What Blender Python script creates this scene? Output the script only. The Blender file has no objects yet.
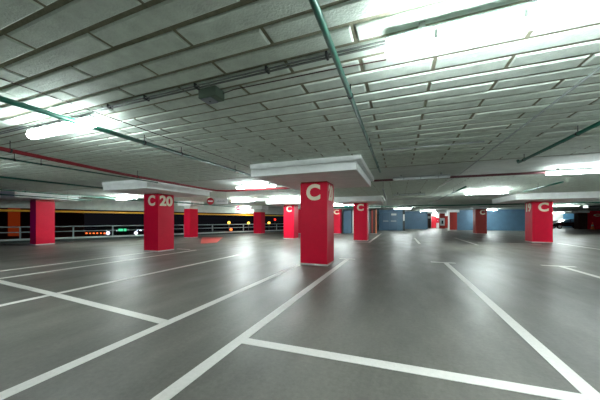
import bpy, bmesh, math, random
from mathutils import Vector, Matrix
random.seed(7)
C = bpy.context.scene.collection
S = bpy.context.scene
# ------------------------------------------------------------------ camera, world, exposure
EYE = 1.23                                   # eye height (m)
cam_d = bpy.data.cameras.new('camera'); cam = bpy.data.objects.new('camera', cam_d); C.objects.link(cam)
cam.location = (0, 0, EYE)
cam.rotation_euler = (math.pi/2, 0, math.atan(99/258.))
cam_d.sensor_width = 36; cam_d.lens = 36*258/600.; cam_d.shift_y = 20.6/600.
cam_d.clip_end = 400
S.camera = cam
world = bpy.data.worlds.new('night'); S.world = world; world.use_nodes = True
bg = world.node_tree.nodes['Background']; bg.inputs[0].default_value = (.006, .006, .008, 1); bg.inputs[1].default_value = .12
S.view_settings.view_transform = 'Standard'; S.view_settings.look = 'None'; S.view_settings.gamma = 1
S.view_settings.exposure = 2.75
LAMP = 10.5                                  # emission of a fluorescent diffuser
FARLAMP = 36.0

# ------------------------------------------------------------------ materials
def lin(c):
    return tuple(((v/255.)/12.92 if v/255. <= .04045 else ((v/255.+.055)/1.055)**2.4) for v in c) + (1,)
def mat(name, rgb, rough=.6, metal=0, noise=0, scale=8, bump=0, bscale=40, spec=.5, coat=0):
    m = bpy.data.materials.new(name); m.use_nodes = True
    nt = m.node_tree; b = nt.nodes['Principled BSDF']
    col = lin(rgb)
    b.inputs['Base Color'].default_value = col
    b.inputs['Roughness'].default_value = rough; b.inputs['Metallic'].default_value = metal
    b.inputs['Specular IOR Level'].default_value = spec; b.inputs['Coat Weight'].default_value = coat
    if noise or bump:
        tc = nt.nodes.new('ShaderNodeTexCoord')
    if noise:
        n = nt.nodes.new('ShaderNodeTexNoise'); n.inputs['Scale'].default_value = scale; n.inputs['Detail'].default_value = 6
        n.inputs['Roughness'].default_value = .65
        r = nt.nodes.new('ShaderNodeValToRGB')
        r.color_ramp.elements[0].position = .3; r.color_ramp.elements[1].position = .7
        r.color_ramp.elements[0].color = tuple(v*(1-noise) for v in col[:3]) + (1,)
        r.color_ramp.elements[1].color = tuple(min(1, v*(1+noise)) for v in col[:3]) + (1,)
        nt.links.new(tc.outputs['Object'], n.inputs['Vector']); nt.links.new(n.outputs['Fac'], r.inputs['Fac'])
        nt.links.new(r.outputs['Color'], b.inputs['Base Color'])
    if bump:
        n2 = nt.nodes.new('ShaderNodeTexNoise'); n2.inputs['Scale'].default_value = bscale; n2.inputs['Detail'].default_value = 4
        bp = nt.nodes.new('ShaderNodeBump'); bp.inputs['Strength'].default_value = bump; bp.inputs['Distance'].default_value = .01
        nt.links.new(tc.outputs['Object'], n2.inputs['Vector']); nt.links.new(n2.outputs['Fac'], bp.inputs['Height'])
        nt.links.new(bp.outputs['Normal'], b.inputs['Normal'])
    return m
def glow(name, rgb, power):
    m = bpy.data.materials.new(name); m.use_nodes = True
    b = m.node_tree.nodes['Principled BSDF']; c = lin(rgb)
    b.inputs['Base Color'].default_value = c; b.inputs['Emission Color'].default_value = c
    b.inputs['Emission Strength'].default_value = power; b.inputs['Roughness'].default_value = .4
    return m
def floor_mat():
    m = bpy.data.materials.new('grey_floor_coating'); m.use_nodes = True
    nt = m.node_tree; N = nt.nodes; L = nt.links; b = N['Principled BSDF']
    tc = N.new('ShaderNodeTexCoord')
    def noise(sc, det, rough=.6, vec=None):
        n = N.new('ShaderNodeTexNoise'); n.inputs['Scale'].default_value = sc; n.inputs['Detail'].default_value = det
        n.inputs['Roughness'].default_value = rough; L.new(vec or tc.outputs['Object'], n.inputs['Vector']); return n.outputs['Fac']
    mp = N.new('ShaderNodeMapping'); mp.inputs['Scale'].default_value = (1, .35, 1); mp.inputs['Rotation'].default_value = (0, 0, .3)
    L.new(tc.outputs['Object'], mp.inputs['Vector'])
    def ramp(f, c0, c1, p0=.3, p1=.7):
        r = N.new('ShaderNodeValToRGB'); r.color_ramp.elements[0].position = p0; r.color_ramp.elements[1].position = p1
        r.color_ramp.elements[0].color = c0; r.color_ramp.elements[1].color = c1; L.new(f, r.inputs['Fac']); return r.outputs['Color']
    big = ramp(noise(1.1, 8, .68, mp.outputs['Vector']), lin((86, 85, 80)), lin((120, 118, 111)))
    fine = ramp(noise(26, 5, .75), (.80, .80, .80, 1), (1.1, 1.1, 1.1, 1))
    mx = N.new('ShaderNodeMix'); mx.data_type = 'RGBA'; mx.blend_type = 'MULTIPLY'; mx.inputs['Factor'].default_value = 1
    L.new(big, mx.inputs['A']); L.new(fine, mx.inputs['B']); L.new(mx.outputs['Result'], b.inputs['Base Color'])
    rr = N.new('ShaderNodeMapRange'); rr.inputs['To Min'].default_value = .28; rr.inputs['To Max'].default_value = .60
    L.new(noise(1.6, 5, .6, mp.outputs['Vector']), rr.inputs['Value']); L.new(rr.outputs['Result'], b.inputs['Roughness'])
    bp = N.new('ShaderNodeBump'); bp.inputs['Strength'].default_value = .12; bp.inputs['Distance'].default_value = .01
    L.new(noise(14, 4), bp.inputs['Height']); L.new(bp.outputs['Normal'], b.inputs['Normal'])
    b.inputs['Specular IOR Level'].default_value = .26
    return m
M = dict(
    floor=floor_mat(),
    line=mat('white_road_paint', (214, 211, 206), .48, noise=.07, scale=30, bump=.1, spec=.25),
    block=mat('painted_ceiling_block', (206, 218, 206), .75, noise=.14, scale=7, bump=.6, bscale=55),
    mortar=mat('ceiling_mortar', (130, 130, 108), .9, noise=.2, scale=20, bump=.5),
    slab=mat('concrete_slab', (198, 208, 200), .75, noise=.12, scale=3, bump=.3),
    cap=mat('pale_capital_concrete', (238, 242, 240), .6, noise=.08, scale=3, bump=.15),
    red=mat('crimson_column_paint', (202, 5, 47), .5, noise=.06, scale=4, bump=.15, bscale=30, spec=.2),
    rust=mat('brick_red_paint', (150, 30, 14), .55, noise=.12, scale=4),
    brown=mat('brown_paint', (54, 26, 10), .6, noise=.1),
    cream=mat('cream_lettering', (226, 216, 190), .6, noise=.06, scale=30),
    plinth=mat('pale_skirting', (190, 188, 182), .6, noise=.1),
    green=mat('dark_green_pipe_paint', (8, 88, 70), .38, noise=.1),
    redpipe=mat('red_pipe_paint', (122, 22, 32), .5, noise=.1),
    maroon=mat('maroon_pipe_paint', (78, 34, 38), .5, noise=.1),
    galv=mat('galvanised_steel', (158, 166, 164), .42, .6, noise=.1),
    conduit=mat('grey_conduit', (104, 110, 104), .5, .3, noise=.1),
    white=mat('white_enamel', (222, 226, 224), .4),
    dark=mat('dark_steel', (40, 44, 44), .5, .3),
    boxgreen=mat('grey_green_plastic', (96, 112, 98), .5, noise=.1),
    boxgrey=mat('grey_plastic', (142, 150, 158), .5),
    blue=mat('blue_wall_paint', (70, 104, 128), .55, noise=.10, scale=2, bump=.1),
    bluedk=mat('blue_door_paint', (62, 94, 118), .45, noise=.05),
    wallc=mat('grey_wall_paint', (140, 146, 142), .8, noise=.1, scale=2),
    kerb=mat('dark_green_kerb_paint', (44, 58, 54), .6, noise=.15),
    rail=mat('grey_green_rail_paint', (128, 142, 142), .45, .1),
    railw=mat('pale_rail_paint', (176, 186, 182), .45),
    yellow=mat('yellow_beam_paint', (226, 168, 30), .5),
    signred=mat('sign_red', (196, 16, 40), .4),
    black=mat('black_car_paint', (10, 12, 16), .2, coat=.6),
    tyre=mat('black_rubber', (14, 14, 14), .8),
    glass=mat('blue_tinted_glass', (100, 160, 196), .1),
    orange=mat('orange_plastic', (230, 120, 60), .5),
    floorreflect=mat('painted_red_reflection', (196, 84, 78), .35, noise=.25, scale=3),  # colour of a red reflection lying on the floor
    night=mat('dark_asphalt', (30, 30, 34), .8),
    facade=mat('brown_facade', (92, 50, 34), .8, noise=.2),
    tube=glow('lit_diffuser', (240, 251, 253), LAMP),
    tubefar=glow('lit_diffuser_distant', (241, 252, 252), FARLAMP),
    tubeoff=mat('unlit_diffuser', (196, 204, 204), .35),
    gwarm=glow('warm_street_light', (255, 190, 70), .7),
    gorange=glow('orange_shop_light', (255, 110, 50), .45),
    gwhite=glow('cold_white_light', (215, 225, 255), 1),
    ggreen=glow('green_shop_light', (60, 200, 140), .35),
    gred=glow('red_signal_light', (255, 50, 30), .35),
    gpurple=glow('added_purple_glow', (130, 20, 255), 1.8),  # glow of the added purple light, its source unseen
    gfacade=glow('dim_orange_window', (190, 70, 25), .03),
)
# ------------------------------------------------------------------ mesh helpers
def new(): return bmesh.new()
def box(bm, x0, x1, y0, y1, z0, z1, bev=0, mi=0):
    vs = [bm.verts.new(p) for p in [(x0,y0,z0),(x1,y0,z0),(x1,y1,z0),(x0,y1,z0),(x0,y0,z1),(x1,y0,z1),(x1,y1,z1),(x0,y1,z1)]]
    fs = [bm.faces.new([vs[i] for i in q]) for q in [(0,3,2,1),(4,5,6,7),(0,1,5,4),(1,2,6,5),(2,3,7,6),(3,0,4,7)]]
    for f in fs: f.material_index = mi
    if bev:
        es = list({e for f in fs for e in f.edges})
        bmesh.ops.bevel(bm, geom=es, offset=bev, segments=2, affect='EDGES', profile=.6)
def tube(bm, pts, r, n=10, cap=True):
    pts = [Vector(p) for p in pts]; rings = []
    for i, p in enumerate(pts):
        d = (pts[min(i+1, len(pts)-1)] - pts[max(i-1, 0)]).normalized()
        up = Vector((0,0,1)) if abs(d.z) < .9 else Vector((1,0,0))
        a = d.cross(up).normalized(); b = d.cross(a).normalized()
        rings.append([bm.verts.new(p + (a*math.cos(t) + b*math.sin(t))*r) for t in [2*math.pi*k/n for k in range(n)]])
    for q, s in zip(rings, rings[1:]):
        for k in range(n):
            f = bm.faces.new([q[k], q[(k+1)%n], s[(k+1)%n], s[k]]); f.smooth = True
    if cap: bm.faces.new(rings[0][::-1]); bm.faces.new(rings[-1])
def prism(bm, prof, axis, a0, a1, smooth=False):
    """profile (u,v) swept along axis 'x' (u->y,v->z) or 'y' (u->x,v->z) or 'z' (u->x,v->y)"""
    def P(u, v, a): return {'x': (a,u,v), 'y': (u,a,v), 'z': (u,v,a)}[axis]
    A = [bm.verts.new(P(u,v,a0)) for u, v in prof]; B = [bm.verts.new(P(u,v,a1)) for u, v in prof]
    n = len(prof)
    for k in range(n):
        f = bm.faces.new([A[k], A[(k+1)%n], B[(k+1)%n], B[k]]); f.smooth = smooth
    bm.faces.new(A[::-1]); bm.faces.new(B)
def obj(name, bm, m, parent=None):
    bmesh.ops.recalc_face_normals(bm, faces=bm.faces)
    me = bpy.data.meshes.new(name); bm.to_mesh(me); bm.free()
    for k in (m if isinstance(m, (list, tuple)) else [m]): me.materials.append(M[k])
    o = bpy.data.objects.new(name, me); C.objects.link(o)
    if parent: o.parent = parent
    return o
def tag(o, label, cat, group=None):
    o['label'] = label; o['category'] = cat
    if group: o['group'] = group
    return o
def thing(name, label, cat, loc=(0,0,0), rz=0, group=None):
    o = bpy.data.objects.new(name, None); C.objects.link(o); o.location = loc; o.rotation_euler = (0,0,rz)
    o.empty_display_size = .1
    return tag(o, label, cat, group)
def struct(name, bm, m):
    o = obj(name, bm, m); o['kind'] = 'structure'; return o
def letters(name, text, w, h, m, parent, center, face):
    """raised lettering fitted into w x h, standing on a wall that faces -Y ('f'), +X ('r') or -X ('l')"""
    cu = bpy.data.curves.new('lettering', 'FONT'); cu.body = text; cu.size = 1; cu.offset = .04; cu.extrude = .01; cu.resolution_u = 6
    t = bpy.data.objects.new('lettering', cu); C.objects.link(t)
    dg = bpy.context.evaluated_depsgraph_get(); me = bpy.data.meshes.new_from_object(t.evaluated_get(dg))
    bpy.data.objects.remove(t); bpy.data.curves.remove(cu)
    xs = [v.co.x for v in me.vertices]; ys = [v.co.y for v in me.vertices]
    cx, cy = (min(xs)+max(xs))/2, (min(ys)+max(ys))/2; sx, sy = w/(max(xs)-min(xs)), h/(max(ys)-min(ys))
    for v in me.vertices:
        u, q, d = (v.co.x-cx)*sx, (v.co.y-cy)*sy, v.co.z*.4
        v.co = {'f': (center[0]+u, center[1]-d, center[2]+q), 'r': (center[0]+d, center[1]+u, center[2]+q), 'l': (center[0]-d, center[1]-u, center[2]+q)}[face]
    me.materials.clear(); me.materials.append(M[m])
    o = bpy.data.objects.new(name, me); C.objects.link(o); o.parent = parent
    return o

HC = 2.60                                    # ceiling height
# barrier line on the left (edge of the deck)
BA = Vector((-19.665, 7.042)); BB = Vector((-10.827, 28.217)); BD = (BB-BA).normalized(); BN = Vector((BD.y, -BD.x))   # BN points into the garage
def onbar(t, off=0): p = BA + BD*t + BN*off; return p.x, p.y
T0, T1 = -19.0, 27.0
def inside(x, y): return (Vector((x, y)) - BA).dot(BN) > .25
# ------------------------------------------------------------------ structure
XR, YN, YF = 36.0, -9.0, 58.0
p0, p1 = onbar(T0), onbar(T1)
def slab(bm, z0, z1):
    pr = [p0, (XR, p0[1]), (XR, YF), (p1[0]+3, YF), p1]
    prism(bm, pr, 'z', z0, z1)
b = new(); slab(b, -.3, 0); struct('floor', b, 'floor')
b = new(); slab(b, HC+.013, HC+.35); struct('ceiling', b, 'mortar')
# hollow-block soffit: running bond, long joints along X
b = new()
PY, PX = .2075, 1.21
bands = [(-5.4, 7.05), (9.25, 16.2), (18.3, 27.3)]
for i in range(-38, 125):
    yc = 2.335 + PY*i
    if not any(lo < yc < hi for lo, hi in bands): continue
    off = -.31 if i % 2 == 0 else .29
    for k in range(-17, 14):
        x0 = off + PX*k; x1 = x0 + PX
        if not (inside(x0, yc-.1) and inside(x1, yc+.1)) or x1 > 16 + (0 if yc < 18 else 6): continue
        if yc > 9 and (x0 < -16 or x1 < -14): pass
        gx, gy = .014, .017
        dz = random.uniform(-.003, .003); j = [random.uniform(-.003, .003) for _ in range(4)]
        xa, xb, ya, yb = x0+gx+j[0], x1-gx+j[1], yc-PY/2+gy+j[2]*.6, yc+PY/2-gy+j[3]*.6
        c1, c2 = .014, .005
        lo = [(xa+c1,ya+c1),(xb-c1,ya+c1),(xb-c1,yb-c1),(xa+c1,yb-c1)]
        mi_ = [(xa+c2,ya+c2),(xb-c2,ya+c2),(xb-c2,yb-c2),(xa+c2,yb-c2)]
        hi = [(xa,ya),(xb,ya),(xb,yb),(xa,yb)]
        r0 = [b.verts.new((x,y,HC+dz)) for x, y in lo]; r1 = [b.verts.new((x,y,HC+.006+dz)) for x, y in mi_]; r2 = [b.verts.new((x,y,HC+.0145)) for x, y in hi]
        b.faces.new(r0)
        for a, c in ((r0, r1), (r1, r2)):
            for q in range(4): b.faces.new([a[q], a[(q+1)%4], c[(q+1)%4], c[q]])
o = struct('ceiling_blocks', b, 'block')
# plain concrete strips between the block fields
b = new()
for y0, y1 in [(7.09, 9.2), (16.25, 18.3), (27.35, YF-.1), (-8.9, -5.45)]:
    def xe(y): return BA.x + (y-BA.y)*BD.x/BD.y + .3
    prism(b, [(xe(y0), y0), (XR, y0), (XR, y1), (min(xe(y1), p1[0]+1), y1)], 'z', HC, HC+.014)
struct('ceiling_strips', b, 'slab')
# walls
b = new(); prism(b, [(p1[0], p1[1]), (p1[0]+3, YF), (p1[0]+2.8, YF), (p1[0]-.2, p1[1])], 'z', 0, HC); struct('wall_left', b, 'wallc')
b = new(); box(b, p1[0]+2.8, XR, YF, YF+.2, 0, HC); struct('wall_back', b, 'wallc')
b = new(); box(b, XR, XR+.2, p0[1], YF, 0, HC); struct('wall_right', b, 'wallc')
b = new(); box(b, p0[0], XR, p0[1]-.2, p0[1], 0, HC); struct('wall_front', b, 'wallc')
# lintel above the open side
b = new()
def barbox(b, t0, t1, o0, o1, z0, z1):
    prism(b, [onbar(t0, o0), onbar(t1, o0), onbar(t1, o1), onbar(t0, o1)], 'z', z0, z1)
barbox(b, T0, T1, -.3, .0, 1.92, HC+.3); struct('trim_1', b, 'slab')
b = new(); barbox(b, T0, T1, -.3, .0, 0, .12); struct('trim_2', b, 'kerb')
# blue walls at the back
b = new(); box(b, -2.4, .42, 34.3, 34.6, 0, HC); struct('wall_blue', b, 'blue')
b = new(); box(b, .42, .68, 34.3, 41.3, 0, HC); struct('wall_dark_gap', b, 'dark')  # coloured dark to stand for the dark gap between the blue walls
b = new(); box(b, .42, 3.85, 41.3, 41.6, 0, HC); struct('wall_blue_recess', b, 'blue')
b = new(); box(b, 7.0, 15.9, 38.6, 38.9, 0, HC); struct('wall_blue_right', b, 'blue')
b = new(); box(b, -5.0, -4.25, 24.7, 26.6, 0, HC); struct('wall_blue_pier', b, 'blue')
b = new(); box(b, -4.2, -2.25, 26.0, 26.3, 0, HC); struct('wall_core', b, 'wallc')
b = new(); box(b, 3.0, 9.5, 49, 49.2, 0, HC); struct('wall_lobby', b, 'cap')

# ------------------------------------------------------------------ columns
def column(x1, y0, s, label, front=None, side=None, left=None, cap=None, top=2.3, paint='red', capd=.3, s2=None, fh=.42):
    """x1,y0 = front right corner"""
    s2 = s2 or s; cx, cy = x1-s/2, y0+s2/2
    t = thing('concrete_column', label, 'column', (cx, cy, 0))
    b = new(); box(b, -s/2, s/2, -s2/2, s2/2, .045, top-.03, .008); obj('shaft', b, paint, t)
    b = new(); box(b, -s/2-.006, s/2+.006, -s2/2-.006, s2/2+.006, 0, .045); obj('plinth', b, 'plinth', t)
    b = new(); box(b, -s/2+.012, s/2-.012, -s2/2+.012, s2/2-.012, top-.03, HC-capd); obj('neck', b, 'rust' if top > 2.2 else 'slab', t)
    if cap:
        a0, a1, c0, c1 = cap; a0 -= cx; a1 -= cx; c0 -= cy; c1 -= cy
        b = new()
        box(b, a0-.004, a1+.09, c0-.03, c1+.08, HC-.12, HC-.001, .006)
        box(b, a0+.012, a1-.012, c0+.012, c1-.012, HC-.13, HC-.12)
        box(b, a0, a1, c0, c1, HC-.30, HC-.13, .008)
        obj('capital', b, 'cap', t)
    else:
        b = new(); box(b, -.62, .62, -.62, .62, HC-.30, HC-.001, .008); obj('capital', b, 'cap', t)
    zt = top - .065 - fh/2
    if front: letters('lettering', front[0], front[1], fh, 'cream', t, (front[2], -s2/2-.001, zt), 'f')
    if side: letters('lettering', side[0], side[1], fh, 'cream', t, (s/2+.001, side[2], zt), 'r')
    if left: letters('lettering', left[0], left[1], fh, 'cream', t, (-s/2-.001, left[2], zt), 'l')
    return t
column(-1.81, 6.76, .77, 'large crimson column nearest the camera with a cream C on its front', ('C', .40, -.01), ('20', .46, 0), None, (-3.39, -.83, 5.47, 8.42), fh=.45)
column(-8.81, 7.44, .77, 'crimson column marked C 20 under the red pipe', ('C', .38, .04), ('20', .62, 0), None, (-9.9, -7.72, 6.1, 9.1))
column(-16.95, 7.31, .52, 'plain crimson column at far left beside the railing', None, None, None, (-19.0, -16.2, 6.25, 8.75), top=2.22, s2=.77)
column(-13.79, 14.24, .55, 'plain crimson column just right of the C 20 column', None, None, None, None, top=2.10, s2=.77)
column(-11.83, 20.83, .77, 'small distant crimson column by the railing with street lights each side', None, None, None, None, top=2.05)
column(-6.55, 15.96, .77, 'crimson column with a C just left of the largest column', ('C', .40, .02), None, None, (-8.1, -5.5, 14.9, 17.7))
column(-1.78, 15.82, .80, 'crimson column with a C just right of the largest column', ('C', .40, 0), None, None, (-3.5, -.92, 14.75, 17.6))
column(7.89, 18.2, .90, 'crimson column marked 19 C on the right', ('C', .46, .04), None, ('19', .60, 0), (5.6, 9.35, 16.3, 19.9), fh=.5)
column(7.54, 28.26, .90, 'brick red column with a C before the blue wall on the right', ('C', .40, .1), None, None, None, paint='rust', fh=.46)
column(6.87, 37.68, .80, 'thin distant brick red column with a white stripe at the end of the blue wall', None, None, None, None, paint='rust')
column(-5.05, 23.5, .72, 'distant red column with a C beside the blue pier', ('C', .50, 0), None, None, None)
striped = column(-1.95, 24.9, .56, 'brown and orange striped column left of the blue double doors', None, None, None, None, paint='brown')
b = new(); box(b, .20, .285, -.30, -.281, .05, 2.25); obj('stripe', b, 'orange', striped)
b = new(); box(b, -.16, -.04, -.30, -.281, .05, 2.25); obj('stripe', b, 'rust', striped)
column(24.16, 47.2, .95, 'dark brown column on the far right beside the black car', None, None, None, None, paint='brown')
column(-8.5, 22.6, .77, 'magenta column almost hidden behind the largest column', None, None, None, None)
column(6.39, 43.6, .72, 'far brick red column carrying the white extinguisher box', None, None, None, None, paint='rust')
column(4.67, 45.0, .55, 'far brown column with a small white sign', None, None, None, None, paint='brown')
# ------------------------------------------------------------------ lamps
def lamp(x0, x1, y, z, label, lit='tube', r=None, group=None, run=True):
    r = r or (.066 if y < 7 else .048)
    cx = (x0+x1)/2; L = (x1-x0)/2
    t = thing('ceiling_lamp', label, 'lamp', (cx, y, z), 0, group)
    n = 12
    b = new(); prism(b, [(-r*.8, r*.87), (r*.8, r*.87), (r*.65, r*.87+.022), (-r*.65, r*.87+.022)], 'x', -L, L); obj('housing', b, 'galv', t)
    # rounded diffuser with domed ends
    b = new(); rings = []
    for x, q in [(-L+.0, .35), (-L+.01, .75), (-L+.035, .96), (-L+.07, 1), (L-.07, 1), (L-.035, .96), (L-.01, .75), (L, .35)]:
        rings.append([b.verts.new((x, r*q*math.sin(2*math.pi*k/n), -r*.85*q*math.cos(2*math.pi*k/n))) for k in range(n)])
    for p, s in zip(rings, rings[1:]):
        for k in range(n): f = b.faces.new([p[k], p[(k+1)%n], s[(k+1)%n], s[k]]); f.smooth = True
    b.faces.new(rings[0]); b.faces.new(rings[-1][::-1])
    obj('diffuser', b, lit, t)
    for sx in (-.6, 0, .6):
        b = new(); box(b, sx*L-.012, sx*L+.012, -r*.99-.008, -r*.99-.001, -.03, .03); obj('clip', b, 'galv', t)
    for sx in (-.7, .7):
        b = new(); box(b, sx*L-.02, sx*L+.02, -.02, .02, r*.82+.022, HC-z-.001); obj('bracket', b, 'conduit', t)
    return t
ZL = 2.465
lamp(-.09, 1.50, 1.98, ZL, 'long glowing tube lamp at top right, the nearest one')
lamp(-5.0, -3.58, 2.10, ZL, 'glowing tube lamp at upper left behind the green pipe')
lamp(-5.74, -4.10, 8.25, ZL, 'glowing tube lamp touching the left edge of the largest capital')
lamp(-.17, 1.35, 8.32, ZL+.01, 'unlit grey tube lamp above the maroon pipe', 'tubeoff')
lamp(3.62, 5.22, 8.68, ZL, 'glowing tube lamp at the right edge above the capital')
lamp(-.27, 1.15, 13.4, ZL, 'unlit slim grey tube lamp over the aisle before the blue doors', 'tubeoff')
lamp(2.85, 4.45, 13.8, ZL, 'glowing tube lamp left of the 19 C column capital', 'tubefar')
lamp(-14.9, -13.3, 9.9, ZL-.02, 'glowing tube lamp behind the C 20 capital', 'tubefar')
lamp(-10.0, -8.4, 13.9, ZL, 'glowing tube lamp behind the two no entry signs', 'tubefar')
lamp(-4.9, -3.3, 20.2, ZL, 'glowing tube lamp seen between the largest column and the second C column', 'tubefar')
lamp(-6.9, -5.3, 13.6, ZL, 'glowing tube lamp just left of the largest column head', 'tubefar')
lamp(-.45, 1.15, 29.2, ZL, 'bright tube lamp in front of the blue double doors', 'tubefar')
lamp(2.6, 4.2, 36.5, ZL, 'small bright tube lamp in front of the recessed blue wall', 'tubefar')
lamp(11.8, 13.6, 27.5, ZL, 'thin bright tube lamp just right of the 19 C column', 'tubefar')
lamp(-13.9, -12.3, 20.9, ZL, 'small tube lamp above the distant railing', 'tubefar')
lamp(9.0, 10.6, 36.2, ZL, 'faint distant tube lamp before the right blue wall', 'tubefar')
lamp(23.0, 24.6, 53.6, ZL, 'distant tube lamp above the black car', 'tubefar')
lamp(4.6, 6.2, 46.6, ZL, 'tube lamp lighting the far lobby', 'tubefar')
for x in (-10.2, -5.15, -.09, 4.95):
    lamp(x, x+1.6, -4.4, ZL, 'tube lamp behind the viewpoint', 'tube', group='tube lamps behind the viewpoint')
for x, y in ((-10.2, 2.1), (1.75, 1.98), (6.0, 2.1)):
    lamp(x, x+1.6, y, ZL, 'tube lamp just outside the view', 'tube', group='tube lamps outside the view')
for x, y in ((8.7, 8.66), (10.2, 17.0)):
    lamp(x, x+1.6, y, ZL, 'tube lamp far right outside the view', 'tubefar', group='tube lamps far right outside the view')

# ------------------------------------------------------------------ pipes
def pipe(name, label, pts, r, m, hang=None, cat='pipe', cm='dark'):
    t = thing(name, label, cat, pts[0]); P0 = Vector(pts[0]); pts = [Vector(p)-P0 for p in pts]
    b = new(); tube(b, pts, r, 10); obj('tube', b, m, t)
    for w_ in (hang or []):                       # world points of the hangers along the first axis of the run
        seg = min(range(len(pts)-1), key=lambda i: min(abs((pts[i]+P0)[1]-w_), abs((pts[i+1]+P0)[1]-w_)) if not ((pts[i]+P0)[1]-w_)*((pts[i+1]+P0)[1]-w_) <= 0 else -1)
        a, c = pts[seg], pts[seg+1]; f = (w_-P0.y-a.y)/(c.y-a.y) if abs(c.y-a.y) > 1e-6 else .5
        q = a.lerp(c, f)
        b = new(); tube(b, [q+Vector((0,0,r*.8)), Vector((q.x, q.y, HC-P0.z))], .006, 6)
        d = (c-a).normalized(); tube(b, [q-d*.014, q+d*.014], r+.006, 10); obj('hanger', b, cm, t)
    return t
zz = EYE
pipe('sprinkler_pipe', 'green pipe running overhead at top centre towards the largest capital', [(-.455,-6,zz+1.25),(-.455,6.95,zz+1.25)], .024, 'green', [1.2, 2.6, 4.4, 6.2])
pipe('sprinkler_pipe', 'green pipe crossing the upper left in front of the lit lamp', [(-3.76,-6,zz+1.24),(-3.80,6.3,zz+1.24)], .031, 'green', [1.3, 2.95, 3.7, 5.4])
pipe('water_pipe', 'red pipe from the left edge over the C 20 column, bending right towards a lamp',
     [(-5.75,-6,zz+1.2),(-6.2,2.2,zz+1.2),(-6.66,4.6,zz+1.2),(-6.85,7.9,zz+1.2),(-6.80,8.4,zz+1.2),(-6.55,8.66,zz+1.2),(-6.2,8.72,zz+1.2),(-.9,8.72,zz+1.2)], .036, 'redpipe', [2.35, 5.0])
pipe('water_pipe', 'maroon pipe running right from the largest capital across the aisle',
     [(-.78,8.72,zz+1.3),(2.0,8.84,zz+1.3),(9,8.95,zz+1.3),(15,9.0,zz+1.3)], .034, 'maroon')
pipe('sprinkler_pipe', 'thin green pipe just below the red pipe on the left', [(-6.98,-6,zz+1.18),(-7.0,5.9,zz+1.18)], .018, 'green', [2.7, 3.1])
pipe('sprinkler_pipe', 'green pipe on the left ending behind the C 20 capital', [(-10.4,-6,zz+1.22),(-10.4,7.5,zz+1.22)], .03, 'green')
pipe('sprinkler_pipe', 'green pipe passing in front of the far left capital', [(-14.7,-4,zz+1.22),(-14.7,13,zz+1.22)], .028, 'green', [6, 8, 10])
pipe('sprinkler_pipe', 'short lower green pipe in front of the far left capital', [(-14.9,4.5,zz+1.05),(-14.9,8.6,zz+1.05)], .026, 'green', [5.2, 7.6])
pipe('sprinkler_pipe', 'green pipe behind the no entry sign towards the railing', [(-12.6,8.5,zz+1.12),(-12.6,18.5,zz+1.12)], .035, 'green', [10, 14])
pipe('sprinkler_pipe', 'diagonal dark green pipe at upper right with a turned down end', [(2.42,-6,zz+1.25),(2.40,6.75,zz+1.25),(2.40,6.86,zz+1.25),(2.40,6.9,zz+1.30)], .027, 'green', [4.9, 6.6])
pipe('sprinkler_pipe', 'green pipe pointing at the blue walls along the aisle', [(2.2,10.6,zz+1.2),(2.15,13.6,zz+1.2)], .028, 'green', [12.6])
pipe('electrical_conduit', 'pale conduit continuing the aisle pipe towards the blue walls', [(2.15,13.65,zz+1.2),(2.1,21.9,zz+1.2)], .022, 'galv')
pipe('sprinkler_pipe', 'green pipe left of the 19 C column capital', [(4.75,10.4,zz+1.2),(4.80,13.2,zz+1.2)], .026, 'green', [12.0])
pipe('sprinkler_pipe', 'long green pipe crossing the hall in front of the blue walls', [(-8.5,22.2,zz+1.15),(15,22.2,zz+1.15)], .05, 'green')
pipe('electrical_conduit', 'pale pipe crossing the hall below the long green pipe', [(-8.5,24.2,zz+1.1),(16,24.2,zz+1.1)], .045, 'railw')
pipe('electrical_conduit', 'pale conduit hanging along the aisle right of the largest capital', [(-.52,9.4,zz+1.1),(-.77,20.3,zz+1.1)], .03, 'galv', [9.6])
pipe('electrical_conduit', 'pale diagonal conduit fixed to the ceiling at upper right', [(1.66,2.2,HC-.017),(1.66,8.6,HC-.017),(1.5,12.0,HC-.017)], .012, 'galv')
pipe('electrical_conduit', 'thin pale conduit crossing the ceiling blocks right of the top green pipe', [(-.27,5.15,HC-.03),(1.35,5.2,HC-.03)], .013, 'galv')
pipe('electrical_wire', 'thin brownish red wire along the ceiling at upper left', [(-3.58,-5,HC-.006),(-3.56,6.4,HC-.006)], .0045, 'brown', cat='wire')
# conduit feeding the lamp row
t = thing('electrical_conduit', 'dark twin conduit linking the two nearest lamps across the ceiling', 'pipe', (0, 2.05, HC-.030))
b = new(); tube(b, [(-9.5,.014,0), (6.5,.014,0)], .009, 8); obj('tube', b, 'conduit', t)
b = new(); tube(b, [(-9.5,-.016,.006), (6.5,-.016,.006)], .008, 8); obj('tube', b, 'conduit', t)
for x in [-5.9, -3.2, -2.6, -1.9, -1.1, -.55, 2.1]:
    b = new(); box(b, x-.009, x+.009, -.032, .032, -.012, .028); obj('clamp', b, 'dark', t)
# junction box with cable
t = thing('junction_box', 'grey green junction box hanging from the ceiling left of centre', 'box', (-1.83, 2.20, HC))
b = new(); box(b, -.12, .10, -.075, .075, -.10, -.001, .008); obj('body', b, 'boxgreen', t)
b = new(); box(b, -.10, .03, -.06, .06, -.113, -.1005, .004); obj('cover', b, 'boxgrey', t)
b = new(); tube(b, [(-.03,0,-.1135), (-.03,0,-.119)], .008, 8); obj('screw', b, 'dark', t)
pipe('electrical_cable', 'brown cable leaving the junction box to the right', [(-1.725,2.24,HC-.035),(-1.6,2.25,HC-.012),(-.6,2.27,HC-.009),(-.1,2.3,HC-.009)], .005, 'brown', cat='cable')
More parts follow.
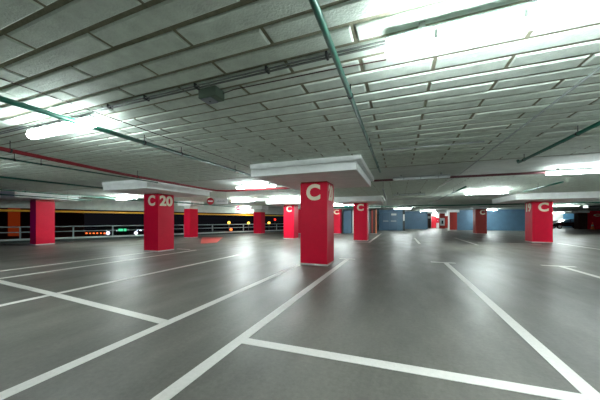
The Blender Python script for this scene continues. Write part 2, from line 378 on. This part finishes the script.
# dark cable tray, far right
b = new(); box(b, -1.2, 1.2, -.3, .3, 0, .22, .01); o = obj('cable_tray', b, 'dark'); o.location = (14.7, 26.6, 2.18); tag(o, 'dark boxed tray under the ceiling right of the 19 C column', 'tray')
b = new(); box(b, -2, 2, -.06, .06, 0, .1, .01); o = obj('light_tray', b, 'railw'); o.location = (16.5, 25.2, 2.24); tag(o, 'pale grey tray under the ceiling at the right edge', 'tray')

# ------------------------------------------------------------------ railing
t = thing('guard_railing', 'grey green metal railing along the open left side of the deck', 'railing', (BA.x, BA.y, 0))
def loc(b):
    for v in b.verts: v.co.x -= BA.x; v.co.y -= BA.y
def bpart(name, m, *a):
    b = new(); barbox(b, *a); loc(b); return obj(name, b, m, t)
bpart('top_rail', 'rail', T0, T1, -.12, -.06, .85, .91)
bpart('middle_rail', 'rail', T0, T1, -.11, -.07, .56, .61)
bpart('bottom_rail', 'railw', T0, T1, -.12, -.03, .135, .23)
for tt in (-16.5, -14.3, -12.1, -9.9, -7.8, -5.6, -3.5, -1.4, .72, 2.93, 4.91, 7.2, 9.6, 12.04, 15.2, 19.4, 23.2):
    bpart('post', 'rail', tt-.035, tt+.035, -.13, -.06, .12, .86)
t2 = thing('height_beam', 'yellow beam running across the top of the open side', 'beam', (BA.x, BA.y, 0))
b = new(); barbox(b, T0, T1, -.24, -.12, 1.72, 1.83); loc(b); obj('bar', b, 'yellow', t2)
tt = T0+.5
while tt < T1:
    b = new(); barbox(b, tt, tt+.04, -.2, -.16, 1.83, 1.92); loc(b); obj('hanger', b, 'dark', t2); tt += 5

# ------------------------------------------------------------------ floor markings
def mark(label, rects, m='line'):
    b = new()
    for x0, x1, y0, y1 in rects:
        a0, a1 = y0 if isinstance(y0, tuple) else (y0, y0); c0, c1 = y1 if isinstance(y1, tuple) else (y1, y1)
        vs = [b.verts.new(p) for p in [(x0,a0,0),(x1,a1,0),(x1,c1,0),(x0,c0,0)]]
        f = b.faces.new(vs); r = bmesh.ops.extrude_face_region(b, geom=[f])
        for v in r['geom']:
            if isinstance(v, bmesh.types.BMVert): v.co.z = .003
    o = obj('parking_line', b, m); o.location.z = .0005; return tag(o, label, 'floor marking')
W = .06
mark('white line running from the left foot of the largest column to the lower left corner', [(-2.60-W, -2.60+W, -3, 6.70)])
mark('white line passing right of the largest column to the bottom edge', [(-1.53-W, -1.53+W, -3, 8.2), (-1.80, -1.30, 8.2, 8.32)])
mark('long white line sweeping from the centre to the lower right corner', [(1.27-W, 1.27+W, -3, 8.5), (.88, 1.52, 8.5, 8.62)])
mark('white line with a short cross bar at the right edge', [(4.05-W, 4.05+W, -3, 8.95), (3.65, 4.38, 8.95, 9.07)])
mark('white line crossing the middle of the left half of the floor', [(-5.38-W, -5.38+W, -3, 8.3)])
mark('white line leading from the left edge to just past the C 20 column', [(-7.90-W, -7.90+W, -3, 8.5)])
mark('white line leading from the left edge to the front of the C 20 column', [(-9.06-W, -9.06+W, -3, 7.42)])
mark('white cross line joining three bays at the lower left', [(-7.8, -5.445, (2.65, 2.49), (2.77, 2.61)), (-5.315, -2.665, (2.48, 2.27), (2.60, 2.39))])
mark('white cross line joining two bays along the bottom edge', [(-1.53+W, 1.27-W, (2.20, 2.30), (2.32, 2.42))])
mark('short white bar right behind the foot of the C 20 column', [(-9.0, -8.3, 8.5, 8.62)])
mark('distant white line right of the second C column', [(-1.58-W, -1.58+W, 15.0, 26), (-2.75, -1.5, 14.9, 15.02)])
mark('distant short white line in the aisle before the blue doors', [(1.02-W, 1.02+W, 15, 20)])
mark('distant short white line in front of the brick red column', [(3.70-W, 3.70+W, 15.3, 21)])
mark('distant white line right of the 19 C column foot', [(7.95, 8.07, 14.5, 18.0), (4.1, 6.9, 16.9, 17.02)])
b = new(); pr = [(-9.85, 10.9), (-13.6, 15.2), (-12.1, 15.7), (-9.5, 11.8)]; prism(b, pr, 'z', 0, .003); o = obj('floor_reflection', b, 'floorreflect'); o.location.z = .0005  # red reflection on the floor, put into colour as a flat patch
tag(o, 'small painted red reflection on the floor beyond the C 20 column', 'floor marking')

# ------------------------------------------------------------------ signs
def noentry(x, y, z, r, label):
    t = thing('no_entry_sign', label, 'sign', (x, y, z), .38)
    b = new(); prism(b, [(r*math.cos(a*math.pi/14), r*math.sin(a*math.pi/14)) for a in range(28)], 'y', -.012, .012); obj('disc', b, 'signred', t)
    b = new(); box(b, -r*.68, r*.68, -.016, -.0125, -r*.17, r*.17); obj('bar', b, 'white', t)
    b = new(); tube(b, [(0,.0,r*.95), (0,.0,HC-z)], .008, 6); obj('rod', b, 'galv', t)
noentry(-8.52, 10.1, 2.17, .17, 'round red no entry sign hanging beside the white panel')
noentry(-9.75, 14.25, 2.03, .15, 'smaller round red no entry sign hanging further back')
t = thing('hanging_sign', 'white hanging panel with small grey lettering right of the no entry sign', 'sign', (-8.02, 10.3, 2.17), .38)
b = new(); box(b, -.32, .30, -.015, .015, -.13, .14); obj('panel', b, 'white', t)
for sx in (-.22, .2):
    b = new(); tube(b, [(sx,0,.14), (sx,0,HC-2.17)], .006, 6); obj('rod', b, 'galv', t)
b = new()
for i in range(7): box(b, -.22+i*.06, -.19+i*.06, -.018, -.0155, -.03, .03 if i % 2 else .01)
obj('lettering', b, 'boxgrey', t)

# ------------------------------------------------------------------ double doors in the blue wall
t = thing('double_door', 'blue double fire door with silver push bars', 'door', (-1.1, 34.28, 0))
for s in (-1, 1):
    b = new(); box(b, .01 if s > 0 else -.92, .92 if s > 0 else -.01, -.06, -.001, .01, 2.2, .005); d = obj('door_leaf', b, 'bluedk', t)
    b = new(); box(b, s*.14 if s > 0 else -.78, .78 if s > 0 else -.14, -.12, -.061, 1.12, 1.22, .01); obj('push_bar', b, 'galv', d)
b = new(); box(b, -1.0, -.93, -.08, -.001, 0, 2.28); box(b, .93, 1.0, -.08, -.001, 0, 2.28); box(b, -.93, .93, -.08, -.001, 2.21, 2.28); obj('door_frame', b, 'blue', t)
b = new(); box(b, .1, .7, -.012, 0, -.12, .12); o = obj('wall_sign', b, 'galv'); o.location = (-1.0, 34.2, 2.0); tag(o, 'small pale sign on the blue double doors', 'sign')
b = new(); box(b, -.09, .09, -.02, 0, -.4, .4); o = obj('wall_plate', b, 'white'); o.location = (.56, 34.28, 1.6); tag(o, 'narrow white plate beside the corner of the blue walls', 'sign')
# white strips
b = new(); box(b, -.07, .07, -.07, .07, 0, 2.29); o = obj('downpipe', b, 'white'); o.location = (-4.1, 25.0, 0); tag(o, 'white vertical duct between the blue pier and the second C column', 'pipe')
b = new(); box(b, -.06, .06, -.06, .06, 0, 2.29); o = obj('downpipe', b, 'white'); o.location = (-2.75, 25.35, 0); tag(o, 'white vertical duct right of the second C column', 'pipe')
b = new(); box(b, -.08, .08, -.08, .08, 0, 2.29); o = obj('downpipe', b, 'white'); o.location = (5.92, 37.5, 0); tag(o, 'white vertical duct on the left edge of the distant brick red column', 'pipe')
# lobby items
t = thing('extinguisher_box', 'white extinguisher box with a dark window on the far column', 'box', (6.03, 43.58, 1.05))
b = new(); box(b, -.30, .30, -.14, 0, -.55, .55, .02); obj('case', b, 'white', t)
b = new(); box(b, -.13, .13, -.155, -.141, -.32, .2); obj('pane', b, 'dark', t)
t = thing('hose_cabinet', 'tall red hose cabinet in the far lobby', 'cabinet', (5.45, 48.6, 0))
b = new(); box(b, -.35, .35, -.2, .2, 0, 1.95, .02); obj('case', b, 'signred', t)
b = new(); box(b, -.28, .28, -.22, -.201, .15, 1.85, .01); obj('door', b, 'signred', t)
t = thing('notice_board', 'pinkish red board beside the red cabinet in the far lobby', 'sign', (6.1, 48.95, 1.25))
b = new(); box(b, -.3, .3, -.04, 0, -.4, .4, .005); obj('panel', b, 'red', t)
b = new(); box(b, -.06, .06, -.045, -.0405, -.06, .06); obj('notice', b, 'white', t)
t = thing('notice_board', 'small white sign on the far brown column', 'sign', (4.40, 44.98, 1.75))
b = new(); box(b, -.18, .18, -.03, 0, -.18, .18, .005); obj('panel', b, 'white', t)
t = thing('service_door', 'narrow red door at the right end of the far lobby', 'door', (7.5, 48.98, 0))
b = new(); box(b, -.35, .35, -.05, 0, 0, 2.0, .005); obj('door_leaf', b, 'rust', t)
b = new(); tube(b, [(-.25,-.05,1.0), (-.25,-.1,1.0)], .03, 8); obj('handle', b, 'galv', t)

# ------------------------------------------------------------------ far right: car, red wall, cone, glazing
t = thing('parked_car', 'black car parked in the far right corner', 'car', (23.9, 51.2, 0), .05)
prof = [(-2.1,.35),(-2.12,.7),(-2.0,.85),(-1.2,.95),(-.6,1.38),(-.2,1.45),(.9,1.45),(1.6,1.1),(2.05,1.0),(2.12,.6),(2.1,.33)]
b = new(); prism(b, prof, 'y', -.85, .85); bmesh.ops.bevel(b, geom=[e for e in b.edges if abs(e.verts[0].co.y-e.verts[1].co.y) < .01], offset=.08, segments=3, affect='EDGES'); obj('body', b, 'black', t)
for pts_ in ([(-1.0,.98),(-.55,1.32),(-.1,1.38),(-.1,.98)], [(0,.98),(0,1.38),(.85,1.38),(1.3,1.08),(1.3,.98)]):
    b = new(); prism(b, pts_, 'y', -.865, -.852); obj('window', b, 'glass', t)
for sx in (-1.35, 1.35):
    for sy in (-.86, .68):
        b = new(); tube(b, [(sx,sy,.32), (sx,sy+.2,.32)], .32, 20); w_ = obj('wheel', b, 'tyre', t)
        b = new(); tube(b, [(sx,sy-.01,.32), (sx,sy+.05,.32)], .18, 12); obj('rim', b, 'galv', w_)
b = new(); box(b, -2.14, -2.1, .5, .78, .65, .78); box(b, -2.14, -2.1, -.78, -.5, .65, .78); obj('headlamp', b, 'white', t)
b = new(); box(b, 25.6, 28.5, 56, 56.1, .2, 2.4); struct('window_1', b, 'glass')
b = new(); box(b, 21.5, 25.6, 56, 56.1, 1.2, 2.4); struct('window_2', b, 'white')
b = new(); box(b, 25.08, 34, 49.0, 49.2, 0, HC); o = struct('wall_red', b, 'red')
t = thing('wall_lettering', 'small cream letters along the top of the far right red wall', 'sign', (26.7, 48.98, 2.0))
letters('lettering', 'C  C', 2.0, .35, 'cream', t, (0, 0, 0), 'f')
t = thing('traffic_cone', 'orange traffic cone at the foot of the far right red wall', 'cone', (25.3, 48.4, 0))
b = new(); box(b, -.25, .25, -.25, .25, 0, .05); obj('base', b, 'orange', t)
b = new(); bmesh.ops.create_cone(b, cap_ends=True, segments=16, radius1=.2, radius2=.04, depth=.95, matrix=Matrix.Translation((0,0,.525))); obj('cone', b, 'orange', t)
b = new(); bmesh.ops.create_cone(b, cap_ends=True, segments=16, radius1=.15, radius2=.115, depth=.2, matrix=Matrix.Translation((0,0,.55))); obj('stripe', b, 'white', t)

# ------------------------------------------------------------------ outside, at night
GZ = -4.0
b = new(); prism(b, [(-160,-60), (-24,-60), (p0[0]-1.5, p0[1]), (p1[0]-1.5, p1[1]), (-6,110), (-160,110)], 'z', GZ-.1, GZ); struct('ground_outside', b, 'night')
f_, u0_, v0_ = 258., 300., 220.6; yw = math.atan(99/258.); cy_, sy_ = math.cos(yw), math.sin(yw)
def far(px, py, z):
    x = (px-u0_)*z/f_; return (cy_*x - sy_*z, sy_*x + cy_*z, EYE + (v0_-py)*z/f_)
def street(px, py, z, r, m, label):
    x, y, h = far(px, py, z)
    t = thing('street_lamp', label, 'street lamp', (x, y, GZ))
    b = new(); tube(b, [(0,0,0), (0,0,h-GZ-r*.8)], .09, 8); obj('pole', b, 'dark', t)
    b = new(); bmesh.ops.create_uvsphere(b, u_segments=12, v_segments=8, radius=r, matrix=Matrix.Translation((0,0,h-GZ))); obj('globe', b, m, t)
street(229, 222.6, 60, .32, 'gwarm', 'warm street lamp left of the small distant column, nearer the signs')
street(248.5, 223, 60, .30, 'gwarm', 'warm street lamp directly left of the small distant column')
street(269, 223, 60, .30, 'gwarm', 'warm street lamp directly right of the small distant column')
street(275, 219.5, 70, .30, 'gred', 'red signal light right of the small distant column')
street(231, 229.5, 48, .27, 'gorange', 'low orange lamp behind the railing right of the plain column')
street(108, 233, 45, .26, 'gwhite', 'white lamp behind the railing between the two left columns')
street(136, 233, 45, .26, 'gwhite', 'white lamp behind the railing touching the C 20 column')
def shop(pxs, py, z, w, hgt, m, label):
    x, y, h = far(sum(pxs)/2, py, z); L = (pxs[1]-pxs[0])*z/f_/2+.4
    t = thing('shop_row', label, 'building', (x, y, GZ), yw)
    b = new(); box(b, -L, L, 0, 3, 0, h-GZ+1.0); obj('wall', b, 'night', t)
    n = max(2, int((pxs[1]-pxs[0])/3.2)); 
    for i in range(n):
        q = -L+.3 + (2*L-.6)*(i+.5)/n; ww = w*random.uniform(.6, 1.2)
        b = new(); box(b, q-ww/2, q+ww/2, -.05, -.001, h-GZ-hgt/2, h-GZ+hgt/2*random.uniform(.6,1.3)); obj('lit_window', b, m, t)
shop((78, 106), 233.2, 62, .36, .3, 'gorange', 'row of orange lit shop windows behind the railing')
shop((98, 118), 230.3, 66, .5, .25, 'gwhite', 'row of white lit windows above the orange shop windows')
shop((119, 127), 230.0, 60, .9, .5, 'ggreen', 'green lit shop front behind the railing')
shop((128, 142), 230.2, 64, .5, .25, 'gwhite', 'row of white lit windows right of the green shop front')
x, y, h = far(13, 216, 34)
t = thing('far_building', 'dim brown building with an orange lit bay beyond the far left column', 'building', (x, y, GZ), yw)
b = new(); box(b, -6.5, 5.2, 0, 5, 0, 7.8); obj('wall', b, 'facade', t)
b = new(); box(b, -.6, .95, -.06, -.001, 3.2, 7.0); obj('lit_window', b, 'gfacade', t)
b = new(); box(b, 4.2, 4.9, -.06, -.001, 3.6, 6.6); obj('lit_window', b, 'gfacade', t)
# purple light added outside, unseen off the left of the view: tints the outward column faces
t = thing('added_purple_light', 'added purple light panel outside beyond the left railing', 'sign', (-24.5, 1.5, GZ), -.4)
b = new(); box(b, -.12, .12, -.1, .1, 0, 6.2); obj('post', b, 'dark', t)  # post made only for the added purple light
b = new(); box(b, -.6, .6, -.16, -.1, 5.0, 6.0); box(b, -.6, .6, .1, .16, 5.0, 6.0); obj('panel', b, 'gpurple', t)  # glowing faces of the added purple light
